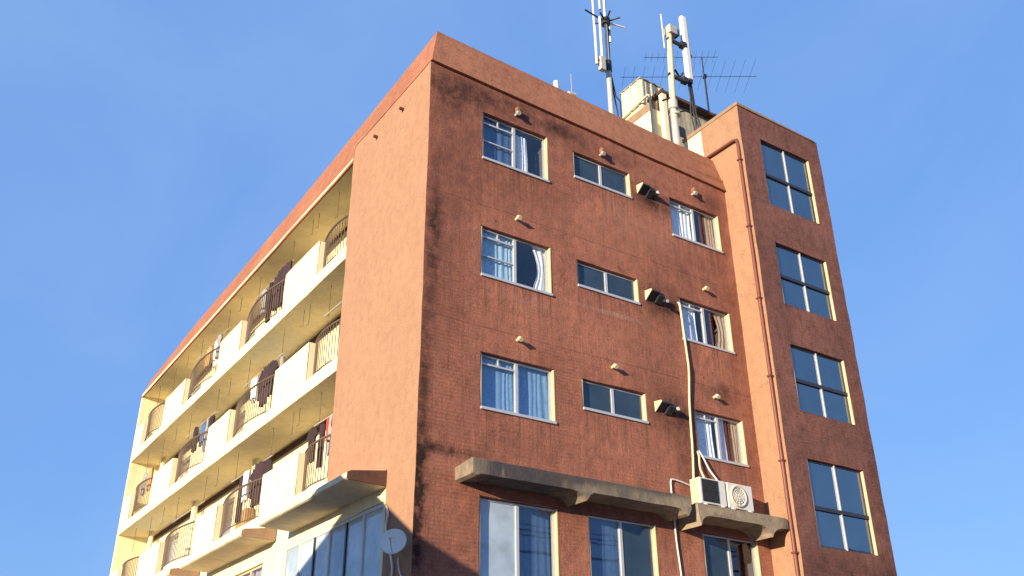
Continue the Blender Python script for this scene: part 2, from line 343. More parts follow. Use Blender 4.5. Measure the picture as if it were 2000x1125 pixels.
# ---- sloped roof parapet, mitred at the corner
def lerp(v, tab):
    for (a, p), (b, q) in zip(tab, tab[1:]):
        if v <= b: return p+(q-p)*(v-a)/(b-a)
    return tab[-1][1]
def ring(zf0, zf1, zl1):
    def zf(x, a): return a[0]+(a[1]-a[0])*x/XT
    mb = MB()
    base = (15.22, 14.92); top = (16.41, 16.07); LIP = .07
    N = 24; rows_ = []
    V = []
    ysl = [YE+.15-(YE+.15-3.88)*i/19 for i in range(20)]+[3.79, 2.9, 1.9, .95, 0]; N = len(ysl)-1
    for i, y in enumerate(ysl):            # along the left side from the far end to the corner
        zt = lerp(y, ((0, 16.41), (4.3, 16.22), (9, 16.06), (18, 15.93), (24, 15.66))); zb = 15.22 if y < 3.8 else 14.78
        if i == N: y0, y1 = -LIP, .27
        else: y0 = y1 = y
        row = [(-.015, y0, zb), (.27, y1, zt), (.46, max(y1, .46), zt), (.46, max(y1, .46), 15.21), (.0, max(y0, 0), zb-.002)]
        if i == N: row[0] = (-.015, -LIP, base[0])
        rows_.append(row)
    N2 = 20
    for i in range(1, N2+1):
        x = XT*i/N2; zb = base[0]+(base[1]-base[0])*i/N2; zt = top[0]+(top[1]-top[0])*i/N2
        rows_.append([(x, -LIP, zb), (max(x, .27), .27, zt), (max(x, .46), .46, zt), (max(x, .46), .46, 14.9), (x, 0, zb-.002)])
    k = 5
    for r in rows_: V += [Vector(p)+wob(p)*.6 for p in r]
    F = []
    for i in range(len(rows_)-1):
        for j in range(k): F.append((i*k+j, i*k+(j+1) % k, (i+1)*k+(j+1) % k, (i+1)*k+j))
    mb.add(V, F); return mb.build('roof_parapet', 'stucco_par', B)
M['stucco_par'] = stucco('terracotta_render_parapet', (.315, .137, .082), (.265, .112, .067), (.18, .075, .047), [], False, False, .7)
ring(0, 0, 0)
MB().box(.45, XT, .45, YE, 14.96, 15.3).build('roof_slab', 'concrete', B)
MB().box(.01, BACKX+.2, 3.87, YE, 14.84, 14.955).build('balcony_soffit', 'soffit', B)
# shell behind
MB().box(BACKX+.003, XT-.003, YE-.1, YE, 0, 14.98).build('rear_wall', 'cream', B)
MB().box(XT-.2, XT-.003, 1.3, YE-.1, 0, 14.98).build('party_wall', 'cream', B)

# ---- stair tower
TY = -.8; TX1 = 11.98; TB = 1.25; TZ0, TZ1 = 17.37, 17.2
twins = [(9.53, 11.47, 14.39, 16.44), (9.50, 11.45, 11.525, 13.265), (9.47, 11.45, 8.775, 10.475), (9.45, 11.43, 5.695, 7.67)]
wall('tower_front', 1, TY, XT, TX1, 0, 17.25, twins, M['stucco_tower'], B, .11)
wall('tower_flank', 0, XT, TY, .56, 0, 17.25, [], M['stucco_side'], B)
MB().box(XT+.004, XT+.3, .56, TB, 14.9, 17.25).build('tower_flank', 'cream', B)
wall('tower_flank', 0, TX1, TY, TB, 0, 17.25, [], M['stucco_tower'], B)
MB().box(XT+.01, TX1-.01, TB-.2, TB, 0, 17.25).build('tower_rear_wall', 'cream', B)
mb = MB()
mb.add([(XT-.03, TY-.03, 17.24), (TX1-.12, TY-.03, 17.22), (TX1-.12, TB+.03, 17.22), (XT-.03, TB+.03, 17.24), (XT-.03, TY-.03, 17.34), (TX1-.14, TY-.03, 17.26), (TX1-.14, TB+.03, 17.26), (XT-.03, TB+.03, 17.36)],
       [(0, 3, 2, 1), (4, 5, 6, 7), (0, 1, 5, 4), (1, 2, 6, 5), (2, 3, 7, 6), (3, 0, 4, 7)])
mb.build('tower_coping', 'end_paint', B, .01)

# ---- windows
def frame_bars(mb, x0, x1, z0, z1, y, w, d):
    mb.box(x0, x0+w, y, y+d, z0+w, z1-w); mb.box(x1-w, x1, y, y+d, z0+w, z1-w); mb.box(x0, x1, y, y+d, z0, z0+w); mb.box(x0, x1, y, y+d, z1-w, z1)
def drape(name, mat, parent, x0, x1, z0, z1, y, folds=7, amp=.025, gather=0.0, lean=0.0):
    """hanging curtain: pleated sheet with thickness, optionally swept to one side lower down"""
    n = max(10, folds*8); mb = MB(); V = []; F = []; K = 7
    for s in (0, .006):
        for k in range(K):
            t = k/(K-1); z = z1+(z0-z1)*t
            for i in range(n+1):
                u = i/n; xx = x0+(x1-x0)*u
                pinch = gather*math.sin(math.pi*min(t*1.1, 1))
                xx = xx+(x1-xx)*pinch+lean*t*(1-u)
                ph = noise.noise(Vector((u*folds*.55, x0*3.1, z1)))*5.0
                am = amp*(.25+.75*abs(noise.noise(Vector((u*folds*.8+9, x0, z1*2)))*1.6))
                V.append((xx+.012*math.sin(t*4+u*9+x0), y+s+am*math.sin(u*folds*2*math.pi+ph+.6*math.sin(t*3+x0)), z))
    m1 = (n+1)
    for s in range(2):
        for k in range(K-1):
            for i in range(n): a = s*K*m1+k*m1+i; F.append((a, a+1, a+m1+1, a+m1))
    mb.add(V, F, True); return mb.build(name, mat, parent)
def pane(parent, x0, x1, z0, z1, y, g, label=None):
    o = MB().box(x0, x1, y, y+.006, z0, z1).build('pane', g, parent)
    if label: o['label'] = label
    return o
def window(h, kind, row, y0=0.0, depth=RD):
    x0, x1, z0, z1 = h
    w = bpy.data.objects.new('window' if kind != 'stair' else 'stair_window', None); COL.objects.link(w); w.parent = B
    # cream lining of the side jambs and sill, set just inside the opening
    t = .028
    MB().box(x0+.012, x0+.012+t, y0+.012, y0+depth, z0+.02, z1-.015).build('reveal', 'reveal', w, .004)
    MB().box(x1-.012-t, x1-.012, y0-.006, y0+depth, z0+.02, z1-.015).build('reveal', 'reveal', w, .004)
    MB().box(x0+.006, x1-.006, y0-(.035 if kind != 'stair' else .0), y0+depth+.02, z0-(.035 if kind != 'stair' else .0), z0+.022).build('sill', 'alu' if kind != 'stair' else 'stucco_tower', w, .005)
    a0, a1, b0, b1 = x0+.042, x1-.042, z0+.024, z1-.012
    yf = y0+depth-.045; xm = (a0+a1)/2
    fr = MB()
    if kind == 'stair':
        frame_bars(fr, a0, a1, b0, b1, yf+.0, .035, .05)
        fr.build('frame', 'bronze', w)
        zt = b0+(b1-b0)*(.47 if row != 3 else .44)
        MB().box(a0, a1, yf-.03, yf+.04, zt-.042, zt+.042).build('transom', 'bronze', w)
        MB().box(xm-.017, xm+.017, yf-.02, yf+.035, b0, b1).build('mullion', 'alu', w)
        for (p, q) in ((a0+.03, xm-.03), (xm+.03, a1-.03)):
            for (r, s) in ((b0+.03, zt-.05), (zt+.05, b1-.03)): pane(w, p, q, r, s, yf+.015+random.uniform(-.004, .004), 'stair_glass')
    else:
        frame_bars(fr, a0, a1, b0, b1, yf, .032, .06)
        g = {'W1': 'clear_glass', 'W3': 'clear_glass', 'W2': 'frosted_glass', 'low': 'clear_glass'}[kind]
        fr.box(xm-.032, xm+.032, yf-.012, yf+.05, b0+.03, b1-.03)
        if kind == 'W1' or kind == 'W3':
            zb = b1-(b1-b0)*(.17 if kind == 'W1' else .13); fr.box(a0+.03, xm-.03, yf-.006, yf+.045, zb-.018, zb+.018)
            xs = (a0+xm)/2; fr.box(xs-.01, xs+.01, yf, yf+.04, zb+.018, b1-.03)
            pane(w, a0+.03, xs-.01, zb+.018, b1-.03, yf+.02, 'clear_glass'); pane(w, xs+.01, xm-.03, zb+.018, b1-.03, yf+.02, 'clear_glass')
            if kind == 'W1' and row < 2:
                zm = b0+(zb-b0)*.52; fr.box(a0+.03, xm-.03, yf-.004, yf+.04, zm-.014, zm+.014)
                pane(w, a0+.03, xm-.03, zm+.014, zb-.018, yf+.02, 'clear_glass'); pane(w, a0+.03, xm-.03, b0+.03, zm-.014, yf+.02, 'clear_glass')
            else: pane(w, a0+.03, xm-.03, b0+.03, zb-.018, yf+.02, 'clear_glass')
            pane(w, xm+.03, a1-.03, b0+.03, b1-.03, yf+.006, 'clear_glass')
        elif kind == 'low':
            pane(w, a0+.03, xm-.03, b0+.03, b1-.03, yf+.02, ['frost_pale', 'clear_glass', 'frosted_glass'][row])
            pane(w, xm+.03, a1-.03, b0+.03, b1-.03, yf+.006, ['clear_glass', 'frosted_glass', 'clear_glass'][row])
        else:
            pane(w, a0+.03, xm-.03, b0+.03, b1-.03, yf+.02, g); pane(w, xm+.03, a1-.03, b0+.03, b1-.03, yf+.006, g)
        fr.build('frame', 'alu', w)
    # dim room behind
    dp = 1.6 if kind != 'stair' else 1.4
    yb = y0+depth+.03
    mb = MB(); mb.add([(x0, yb, z0), (x1, yb, z0), (x1, yb, z1), (x0, yb, z1), (x0, yb+dp, z0), (x1, yb+dp, z0), (x1, yb+dp, z1), (x0, yb+dp, z1)],
                      [(4, 5, 6, 7), (0, 1, 5, 4), (2, 3, 7, 6), (1, 2, 6, 5), (3, 0, 4, 7)])
    mb.build('room', 'interior' if kind != 'stair' else 'stairwell', w)
    return w, a0, a1, b0, b1, xm, yf+.085
for kind in ('W1', 'W2', 'W3'):
    for row in range(3):
        w, a0, a1, b0, b1, xm, yc = window(wins[kind][row], kind, row)
        if kind == 'W1' and row == 0:
            drape('curtain', 'cloth_navy', w, a0, xm+.05, b0, b1, yc, 6, .015)
            drape('curtain', 'cloth_white', w, xm+.10, xm+.42, b0, b1-.12, yc, 3, .03, 0, .06)
        if kind == 'W1' and row == 1:
            drape('curtain', 'cloth_pale', w, a0, xm+.02, b0, b1, yc, 7, .018)
            drape('curtain', 'cloth_white', w, a1-.36, a1, b0, b1, yc, 3, .03, .45)
        if kind == 'W1' and row == 2:
            drape('curtain', 'cloth_blue', w, a0, xm, b0, b1, yc, 7, .010); drape('curtain', 'cloth_blue', w, xm+.01, a1, b0, b1, yc+.03, 6, .011)
        if kind == 'W2':
            drape('curtain', 'cloth_navy', w, a0, a1, b0, b1, yc, 8, .02)
        if kind == 'W3' and row == 0:
            drape('curtain', 'cloth_white', w, a0, xm, b0, b1, yc, 6, .03); drape('curtain', 'cloth_wine', w, xm+.28, xm+.46, b0, b1, yc, 2, .03)
            drape('curtain', 'cloth_beige', w, xm+.46, a1, b0, b1, yc, 3, .03)
        if kind == 'W3' and row == 1:
            drape('curtain', 'cloth_white', w, a0, xm-.18, b0, b1, yc, 6, .03); drape('curtain', 'cloth_wine', w, xm+.14, xm+.32, b0, b1, yc, 2, .03)
            drape('curtain', 'cloth_beige', w, a1-.42, a1, b0, b1, yc, 3, .03, .35)
        if kind == 'W3' and row == 2:
            drape('curtain', 'cloth_white', w, a0, xm-.1, b0, b1, yc, 6, .03, 0, .1); drape('curtain', 'cloth_white', w, xm+.04, xm+.3, b0, b1, yc, 2, .03)
            drape('curtain', 'cloth_wine', w, xm+.32, xm+.48, b0, b1, yc, 2, .03); drape('curtain', 'cloth_beige', w, xm+.5, a1, b0, b1, yc, 3, .03)
for i, h in enumerate(low):
    w, a0, a1, b0, b1, xm, yc = window(h, 'low', i)
    if i == 0: drape('blind', 'shade_white', w, a0, xm, b0, b1, yc, 2, .004); drape('curtain', 'cloth_navy', w, xm, a1, b0, b1, yc+.05, 6, .008)
    if i == 1: drape('curtain', 'cloth_navy', w, a0, xm, b0, b1, yc, 5, .008)
    if i == 2: drape('blind', 'laundry_grey', w, a0, xm+.1, b0, b1, yc, 2, .004)
for i, h in enumerate(twins): window(h, 'stair', i, TY, .11)

# ---- wall vent caps
def vent(x, z, tall=False):
    mb = MB(); mb.tube([(x, .02, z), (x, -.11, z)], .035, 10); mb.tube([(x, -.085, z+.012), (x, -.15, z-.035)], .05, 10)
    v = mb.build('vent_cap', 'ivory' if not tall else 'galv', B)
    if tall: MB().box(x-.03, x+.03, -.13, -.02, z+.04, z+.16).build('vent_cap', 'brown', B)
for x, z, t in ((2.2, 14.68, 1), (4.62, 14.5, 1), (7.58, 14.42, 1), (2.18, 11.93, 0), (7.6, 11.73, 0), (2.17, 9.12, 0), (4.6, 9.07, 0), (7.56, 8.98, 0)): vent(x, z, t)
for y, z in ((1.25, 14.72), (2.55, 14.75)): MB().tube([(.02, y, z), (-.10, y, z)], .04, 10).build('vent_cap', 'red_pipe', B)

# ---- canopies over the lower storey
def canopy_front2(x0, x1, zb, zt, br, p=.62):
    # grid version with uneven edges
    n = 60; mb = MB(); V = []; F = []
    for i in range(n+1):
        x = x0+(x1-x0)*i/n; d = 0
        for b, wl_, wr in br:
            w_ = wl_ if x < b else wr
            t = max(0, 1-abs(x-b)/w_); d = max(d, .25*(1-math.sqrt(max(0, 1-t*t))))
        for (y, z) in ((.02, zt-.05), (-p+.04, zt), (-p, zt-.03), (-p, zb-d), (-p+.10, zb-d-.005), (.02, zb-d-.0)):
            q = Vector((x, y, z)); V.append(q+wob(q*2)*.5)
    k = 6
    for i in range(n):
        for j in range(k-1): F.append((i*k+j, i*k+j+1, (i+1)*k+j+1, (i+1)*k+j))
    F.append(tuple(range(k))); F.append(tuple(n*k+j for j in reversed(range(k))))
    mb.add(V, F); return mb.build('canopy', 'canopy', B)
canopy_front2(.80, 5.92, 6.09, 6.37, ((.84, .05, .10), (3.30, .36, .16), (5.82, .36, .12)))
canopy_front2(6.12, 8.74, 6.03, 6.27, ((6.16, .05, .30), (8.22, .42, .40)))
def canopy_side(y0, y1, zb, zt, p=.78):
    n = 40; mb = MB(); V = []; F = []
    for i in range(n+1):
        y = y0+(y1-y0)*i/n
        for (x, z) in ((.02, zt+.10), (-p+.06, zt), (-p, zt-.03), (-p-.01, zb+.02), (-p+.03, zb), (.02, zb-.03)):
            q = Vector((x, y, z)); V.append(q+wob(q*2)*.5)
    k = 6
    for i in range(n):
        for j in range(k-1): F.append((i*k+j, i*k+j+1, (i+1)*k+j+1, (i+1)*k+j))
    mb.add(V, F); o = mb.build('canopy', 'concrete_pale', B)
    e = MB(); e.prism([(-p-.014, zb+.02), (-p+.03, zb-.004), (.0, zb-.034), (.0, zt+.104), (-p+.06, zt+.004), (-p-.006, zt-.03)], 1, y0-.015, y0+.01)
    e.build('end_face', 'brown_dark' if y0 < 2 else 'end_paint', o)  # brown paint on the pier-side end is darkened in place of shade
    return o
for y0, y1 in ((1.09, 5.55), (6.6, 11.3), (12.2, 17.0), (17.9, 22.6)): canopy_side(y0, y1, 6.14, 6.30)

# ---- balconies on the side facade
gaps = [(3.87, 5.70), (7.95, 11.40), (13.40, 17.05), (19.50, 22.40)]
solids = [(5.70, 7.95), (11.40, 13.40), (17.05, 19.50), (22.40, YE-.16)]
levels = [12.12, 9.32, 6.54]                  # underside of each slab
MB().box(.0, BACKX, YE-.15, YE, 0, 14.835).build('end_wall', 'cream', B)
bw_holes = []
for L in levels+[3.4]:
    for (a, b) in ((4.2, 6.6), (8.6, 11.2), (14.0, 16.6), (19.8, 22.4)):
        bw_holes.append((a, b, L+.42, L+2.35))
bar_me = {}
for li, L in enumerate(levels):
    zs = L+.33 if li < 2 else L+.38
    mb = MB(); n = 50; V = []; F = []
    for i in range(n+1):
        y = 3.872+(YE-.15-3.872)*i/n
        for (x, z) in ((.0, L), (.0, zs), (BACKX, zs+.02), (BACKX, L+.03)):
            q = Vector((x, y, z)); V.append(q+(wob(q)*.7 if x == 0 else Vector()))
    for i in range(n):
        for j in range(4): F.append((i*4+j, i*4+(j+1) % 4, (i+1)*4+(j+1) % 4, (i+1)*4+j))
    mb.add(V, F); mb.build('balcony_slab', 'cream', B)
    for (a, b) in solids:
        o = wall('balcony_parapet', 0, .012, a, b, zs-.01, zs+1.02, [], M['cream'], B, step=.5)
        MB().box(.03, .24, a, b, zs, zs+1.015).build('core', 'cream', o)
    # bowed railings
    for gi, (a, b) in enumerate(gaps):
        rl = bpy.data.objects.new('railing', None); COL.objects.link(rl); rl.parent = B
        y0 = a+.03; y1 = b-.03; nb = int((y1-y0)/.125); H = 1.02
        def bow(y): u = (y-y0)/(y1-y0)*2-1; return .17-(.24 if gi else .13)*(1-u*u)
        ys = [y0+(y1-y0)*i/18 for i in range(19)]
        MB().tube([(bow(y), y, zs+H) for y in ys], .028, 8).build('top_rail', 'rail', rl)
        MB().tube([(bow(y), y, zs+.08) for y in ys], .018, 6).build('bottom_rail', 'rail', rl)
        for i in range(nb+1):
            y = y0+(y1-y0)*i/nb
            if y < 3.8: continue
            if 'bar' not in bar_me:
                t = MB().tube([(0, 0, .08), (0, 0, H)], .011, 6).build('bar', 'rail', rl); bar_me['bar'] = t.data
            else: t = link('bar', bar_me['bar'], None, rl)
            t.location = (bow(y), y, zs)
# balcony back wall with its sliding doors
wall('balcony_back_wall', 0, BACKX, 3.5, YE-.1, 6.5, 14.9, [h for h in bw_holes if h[2] > 6.5], M['cream'], B, .1, step=.8)
wall('shop_side_wall', 0, .02, 1.09, YE-.1, 0, 6.54, [(1.2, 6.0, 3.4, 5.86)]+[(y, y+3.6, 3.6, 5.75) for y in (7.3, 12.8, 18.4)], M['cream'], B, .12, step=.8)
def side_window(x, y0, y1, z0, z1, n, mat_f, g, name, fw=.05, curtain=None):
    w = bpy.data.objects.new(name, None); COL.objects.link(w); w.parent = B
    fr = MB()
    fr.box(x, x+.06, y0, y0+fw, z0, z1); fr.box(x, x+.06, y1-fw, y1, z0, z1); fr.box(x, x+.06, y0+fw, y1-fw, z0, z0+fw); fr.box(x, x+.06, y0+fw, y1-fw, z1-fw, z1)
    for i in range(n):
        p = y0+fw+(y1-y0-2*fw)*i/n; q = y0+fw+(y1-y0-2*fw)*(i+1)/n
        if i: MB().box(x-.008, x+.05, p-fw*.42, p+fw*.42, z0+fw, z1-fw).build('mullion', mat_f if i % 2 or mat_f != 'white' else 'bronze', w)
        MB().box(x+.02, x+.026, p+fw*.5, q-fw*.5, z0+fw, z1-fw).build('pane', g[i % len(g)], w)
    fr.build('frame', mat_f, w)
    MB().add([(x+.12, y0, z0), (x+.12, y1, z0), (x+.12, y1, z1), (x+.12, y0, z1), (x+1.5, y0, z0), (x+1.5, y1, z0), (x+1.5, y1, z1), (x+1.5, y0, z1)],
             [(4, 5, 6, 7), (0, 1, 5, 4), (2, 3, 7, 6), (1, 2, 6, 5), (3, 0, 4, 7)]).build('room', 'interior', w)
    if curtain:
        V = []; F = []; n_ = 60
        for k, z in enumerate((z0, z1)):
            for i in range(n_+1): V.append((x+.1+.02*math.sin(i*1.3), y0+(y1-y0)*i/n_, z))
        for i in range(n_): F.append((i, i+1, n_+2+i, n_+1+i))
        MB().add(V, F, True).build('curtain', curtain, w)
    return w
for h in bw_holes:
    if h[2] > 6.5: side_window(BACKX+.06, h[0], h[1], h[2], h[3], 2, 'alu', ['clear_glass'], 'balcony_door', .05, random.choice(['cloth_beige', 'cloth_white', None]))
side_window(.04, 1.2, 6.0, 3.4, 5.86, 6, 'white', ['pale_glass', 'pale_glass', 'frost_pale'], 'shop_window', .07, 'shade_white')
for y in (7.3, 12.8, 18.4): side_window(.08, y, y+3.6, 3.6, 5.75, 4, 'reveal', ['clear_glass'], 'shop_window', .06, 'cloth_beige')
# drain pipes and drying hooks
for li, L in enumerate(levels):
    zs = L+.36; ztop = L+2.8
    for gi, (a, b) in enumerate(gaps):
        if gi == 0: MB().box(BACKX-.05, BACKX-.012, 3.9, YE-.2, ztop-.15, ztop-.01).build('shade_strip', 'brown_dark', B)  # dark strip drawn as the slab's shadow line at the top of the wall
        for yy in (b+.15, b-.05):
            MB().tube([(.95, yy, zs), (.95, yy, ztop)], .07, 10).build('drain_pipe', 'cream', B)
        for yy in (b-.35, a+.45 if gi else b+.95, b+1.35):
            if yy > YE-.4 or yy < 4: continue
            mb = MB(); hl = random.uniform(.42, .62) if yy > b else .84; mb.tube([(.30, yy, ztop+.02), (.30, yy, ztop-hl), (.24, yy+.02, ztop-hl-.03)], .008, 6)
            mb.build('drying_hook', 'rail', B)
        if gi < 3 and not (gi == 0 and li == 0):
            MB().tube([(.25, a+.2, ztop-.82), (.25, b-.2, ztop-.80)], .016, 8).build('drying_pole', 'galv', B)

# ---- rainwater pipe on the tower flank
MB().tube([(XT-.06, .40, 16.22), (XT-.06, -.55, 16.20), (XT-.06, -.68, 16.16), (XT-.06, -.70, 16.0), (XT-.06, -.70, 8), (XT-.06, -.68, 0)], .042, 10).build('rain_pipe', 'red_pipe', B)
for z in (5.5, 7.5, 9.5, 11.5, 13.5, 15.5): MB().box(XT-.12, XT+.01, -.76, -.64, z, z+.04).build('pipe_clip', 'red_pipe', B)

# ------------------------------------------------------------------ things fixed to the walls
def hood(x, z, label, kind):
    t = thing('exhaust_hood', (x, 0, z), label, 'exhaust hood', 'exhaust hoods on the street wall')
    mb = MB(); mb.prism([(.01, .15), (-.30, .11), (-.33, .06), (-.03, -.17), (.01, -.19)], 0, 0, .03); mb.build('cheek', 'ivory', t)
    mb = MB(); mb.prism([(.01, .152), (-.30, .112), (-.33, .06), (-.32, .03), (-.28, .09), (.01, .12)], 0, .03, .36); mb.build('hood_top', 'bronze', t)
    mb = MB(); mb.prism([(.01, .12), (-.28, .06), (.0, -.15)], 0, .032, .355); mb.build('fan_box', 'dark', t)
    mb = MB(); mb.prism([(.0, .14), (-.24, .10), (-.27, -.02), (-.05, -.2), (.0, -.2)], 0, .37, .62); mb.build('duct', 'dark', t, .01)
    t.scale = (.72, .72, .72)
    if kind: mb = MB(); mb.tube([(.70, -.02, -.06), (.70, -.26, -.03)], .075, 14); mb.build('flue', 'dark', t); mb = MB(); mb.tube([(.70, -.255, -.03), (.70, -.285, -.028)], .06, 14); mb.build('flue_cap', 'white', t)
    else: mb = MB(); mb.tube([(.66, -.10, -.06), (.66, -.22, -.14), (.66, -.30, -.16)], .07, 12); mb.build('flue', 'dark', t); mb = MB(); mb.tube([(.66, -.295, -.16), (.66, -.32, -.165)], .055, 12); mb.build('flue_cap', 'alu', t)
hood(5.70, 13.93, 'cream exhaust hood with black fan box beside the top narrow window', 1)
hood(5.70, 11.08, 'cream exhaust hood with dark downturned flue beside the middle narrow window', 0)
hood(5.72, 8.42, 'cream exhaust hood with black duct beside the lowest narrow window', 1)

def aircon(x, label, fan):
    W_, H_, D_ = .74, .54, .29
    t = thing('air_conditioner', (x, -.44, 6.28), label, 'air conditioner', 'outdoor air conditioners on the canopy')
    MB().box(0, W_, 0, D_, .06, .06+H_).build('casing', 'white', t, .012)
    MB().box(-.012, -.001, .02, D_-.02, .09, .04+H_).build('side_panel', 'ivory', t, .004)
    for fx in (.08, W_-.16):
        MB().box(fx, fx+.07, -.03, D_+.03, -.005, .06).build('foot', 'white', t, .005)
    cx = .30; cz = .06+H_/2
    if fan:
        mb = MB()
        for r in (.07, .11, .15, .19): mb.tube([(cx+r*math.cos(a*math.pi/12), -.018, cz+r*math.sin(a*math.pi/12)) for a in range(25)], .006, 6, caps=False)
        for a in range(12): mb.tube([(cx, -.014, cz), (cx+.2*math.cos(a*math.pi/6), -.014, cz+.2*math.sin(a*math.pi/6))], .005, 5)
        mb.build('fan_grille', 'white', t)
        mb = MB(); mb.tube([(cx+.215*math.cos(a*math.pi/16), -.012, cz+.215*math.sin(a*math.pi/16)) for a in range(33)], .024, 8, caps=False); mb.build('fan_ring', 'ivory', t)
        mb = MB(); mb.tube([(cx, -.001, cz), (cx, -.006, cz)], .2, 28); mb.build('fan_well', 'galv', t)
    else:
        MB().box(.05, .52, -.006, -.001, .10, .03+H_).build('fan_well', 'dark', t)
        for i in range(14): MB().box(.05+.034*i, .056+.034*i, -.02, -.006, .10, .03+H_).build('grille_bar', 'bronze', t)
        MB().box(.045, .525, -.022, -.006, .06+H_/2, .066+H_/2).build('grille_bar', 'bronze', t)
aircon(6.40, 'ivory sided air conditioner with square dark grille, left of the pair on canopy', False)
aircon(7.20, 'white air conditioner with round fan, right of the pair on canopy', True)

def pipe(name, pts, r, mat, label, cat='pipe'):
    P = [Vector(p) for p in pts]; off = P[-1]
    fine = []
    for i in range(len(P)-1):
        p0, p1, p2, p3 = P[max(i-1, 0)], P[i], P[i+1], P[min(i+2, len(P)-1)]
        for k in range(6):
            t = k/6; fine.append(.5*((2*p1)+(p2-p0)*t+(2*p0-5*p1+4*p2-p3)*t*t+(3*p1-p0-3*p2+p3)*t**3))
    fine.append(P[-1])
    mb = MB(off); mb.tube(fine, r, 8); return tag(mb.build(name, mat), label, cat)
pipe('refrigerant_pipe', [(6.72, .0, 11.15), (6.72, -.05, 11.05), (6.76, -.05, 10.4), (6.80, -.05, 9.75), (6.78, -.07, 9.4), (6.72, -.05, 8.6), (6.68, -.05, 7.6), (6.62, -.06, 6.95), (6.58, -.10, 6.62), (6.62, -.2, 6.45), (6.66, -.24, 6.42)], .027, 'ivory',
     'long cream refrigerant pipe running down the street wall to the air conditioners')
pipe('drain_hose', [(6.86, .02, 7.62), (6.84, -.06, 7.5), (6.80, -.10, 7.2), (6.80, -.2, 6.95), (6.78, -.28, 6.86)], .022, 'ivory', 'short cream hose entering the top of the left air conditioner', 'hose')
pipe('drain_hose', [(6.92, .02, 7.65), (6.95, -.08, 7.45), (7.05, -.12, 7.2), (7.14, -.2, 7.0), (7.14, -.28, 6.86)], .018, 'white', 'thin pale hose slanting below the window to the right air conditioner', 'hose')
pipe('conduit', [(6.6, -.03, 6.78), (6.3, -.03, 6.84), (6.05, -.03, 6.86), (5.98, -.03, 6.8), (5.98, -.03, 6.5), (5.99, -.03, 6.2), (6.0, -.03, 5.6), (6.06, -.03, 4.8), (6.1, -.03, 3.6)], .018, 'white', 'thin pale conduit passing down between the two front canopies', 'conduit')

# satellite dish on the corner pier
t = thing('satellite_dish', (-.02, .42, 4.86), 'white round satellite dish on the corner pier above its cable', 'satellite dish')
c = Vector((-.30, -.36, .03)); n = Vector((-.62, -.74, .26)).normalized(); u = n.orthogonal().normalized(); v_ = n.cross(u)
V = []; F = []; K = 6; S = 32
for k in range(K+1):
    r = .225*k/K
    for i in range(S):
        a = 2*math.pi*i/S; V.append(c+u*r*math.cos(a)+v_*r*math.sin(a)+n*(.05*(r/.225)**2))
for k in range(K):
    for i in range(S): F.append((k*S+i, k*S+(i+1) % S, (k+1)*S+(i+1) % S, (k+1)*S+i))
d = MB().add(V, F, True).build('reflector', 'white', t); so = d.modifiers.new('thick', 'SOLIDIFY'); so.thickness = .012
MB().tube([(0, 0, 0), (-.12, -.05, 0), tuple(c-n*.02)], .02, 8).build('bracket', 'galv', t)
foot = c-Vector((0, 0, .2))+n*.03; feed = c+n*.26-Vector((0, 0, .04))
MB().tube([foot, (foot+feed)/2-Vector((0, 0, .03)), feed], .009, 6).build('feed_arm', 'galv', t)
MB().tube([feed-n*.02, feed+n*.05], .028, 10).build('feed_horn', 'white', t)
pipe('coax_cable', [(-.03, .98, 5.72), (-.04, .90, 5.55), (-.05, .93, 5.3), (-.05, .75, 4.95), (-.04, .62, 4.6), (-.04, .64, 4.3), (-.03, .66, 3.4)], .022, 'white', 'white cable looping behind the satellite dish on the corner pier', 'cable')
pipe('coax_cable', [(-.05, .40, 4.72), (-.05, .36, 4.55), (-.05, .28, 4.42), (-.05, .14, 4.36), (-.03, .06, 4.36)], .013, 'white', 'thin white cable curving right below the satellite dish', 'cable')

# ------------------------------------------------------------------ laundry on the balconies
def garment(y, z, w, h, mat, label, kind='shirt', x=.22):
    """garment hung along the pole: front and back layers joined at the sides, with folds"""
    off = Vector((x, y, z)); mb = MB(); V = []; F = []; K = 12; S = 16
    for s in (-1, 1):
        for k in range(K+1):
            t = k/K; ww = w*(.45+.6*min(1, t*5)) if kind == 'shirt' and t < .28 else (w*.62 if kind == 'shirt' else w*(.42+.10*t))
            if kind == 'towel': ww = w
            for i in range(S+1):
                q = i/S*2-1; fold = .028*math.sin(q*7+t*2+y*3)+.012*math.sin(q*17+y)
                th = .03*(1-q*q)+.004
                zz = -h*t
                if kind == 'trousers' and t > .35 and abs(q) < .16: zz = -h*.35-.02*(1-abs(q)/.16)
                V.append(Vector((s*th+fold, q*ww*.5, zz+.02*math.sin(q*5+y)*t)))
    m1 = S+1; L_ = (K+1)*m1
    for s in range(2):
        for k in range(K):
            for i in range(S): a = s*L_+k*m1+i; F.append((a, a+1, a+m1+1, a+m1) if s else (a, a+m1, a+m1+1, a+1))
    for k in range(K):
        for i in (0, S): a = k*m1+i; F.append((a, a+m1, L_+a+m1, L_+a))
    for i in range(S): F.append((i, i+1, L_+i+1, L_+i)); a = K*m1+i; F.append((a, a+1, L_+a+1, L_+a))
    mb.add([v+off for v in V], F, True); mb.off = Vector(); o = MB(); o.v = [tuple(v) for v in V]; o.f = F; o.sm = [True]*len(F); o.off = off
    ob = o.build('hanging_garment', mat); return tag(ob, label, 'laundry', 'laundry hung on the balconies')
T, S2, F1 = 12.12+2.0, 9.32+1.96, 6.54+2.0
OR = ['first', 'second', 'third', 'fourth', 'fifth', 'sixth']
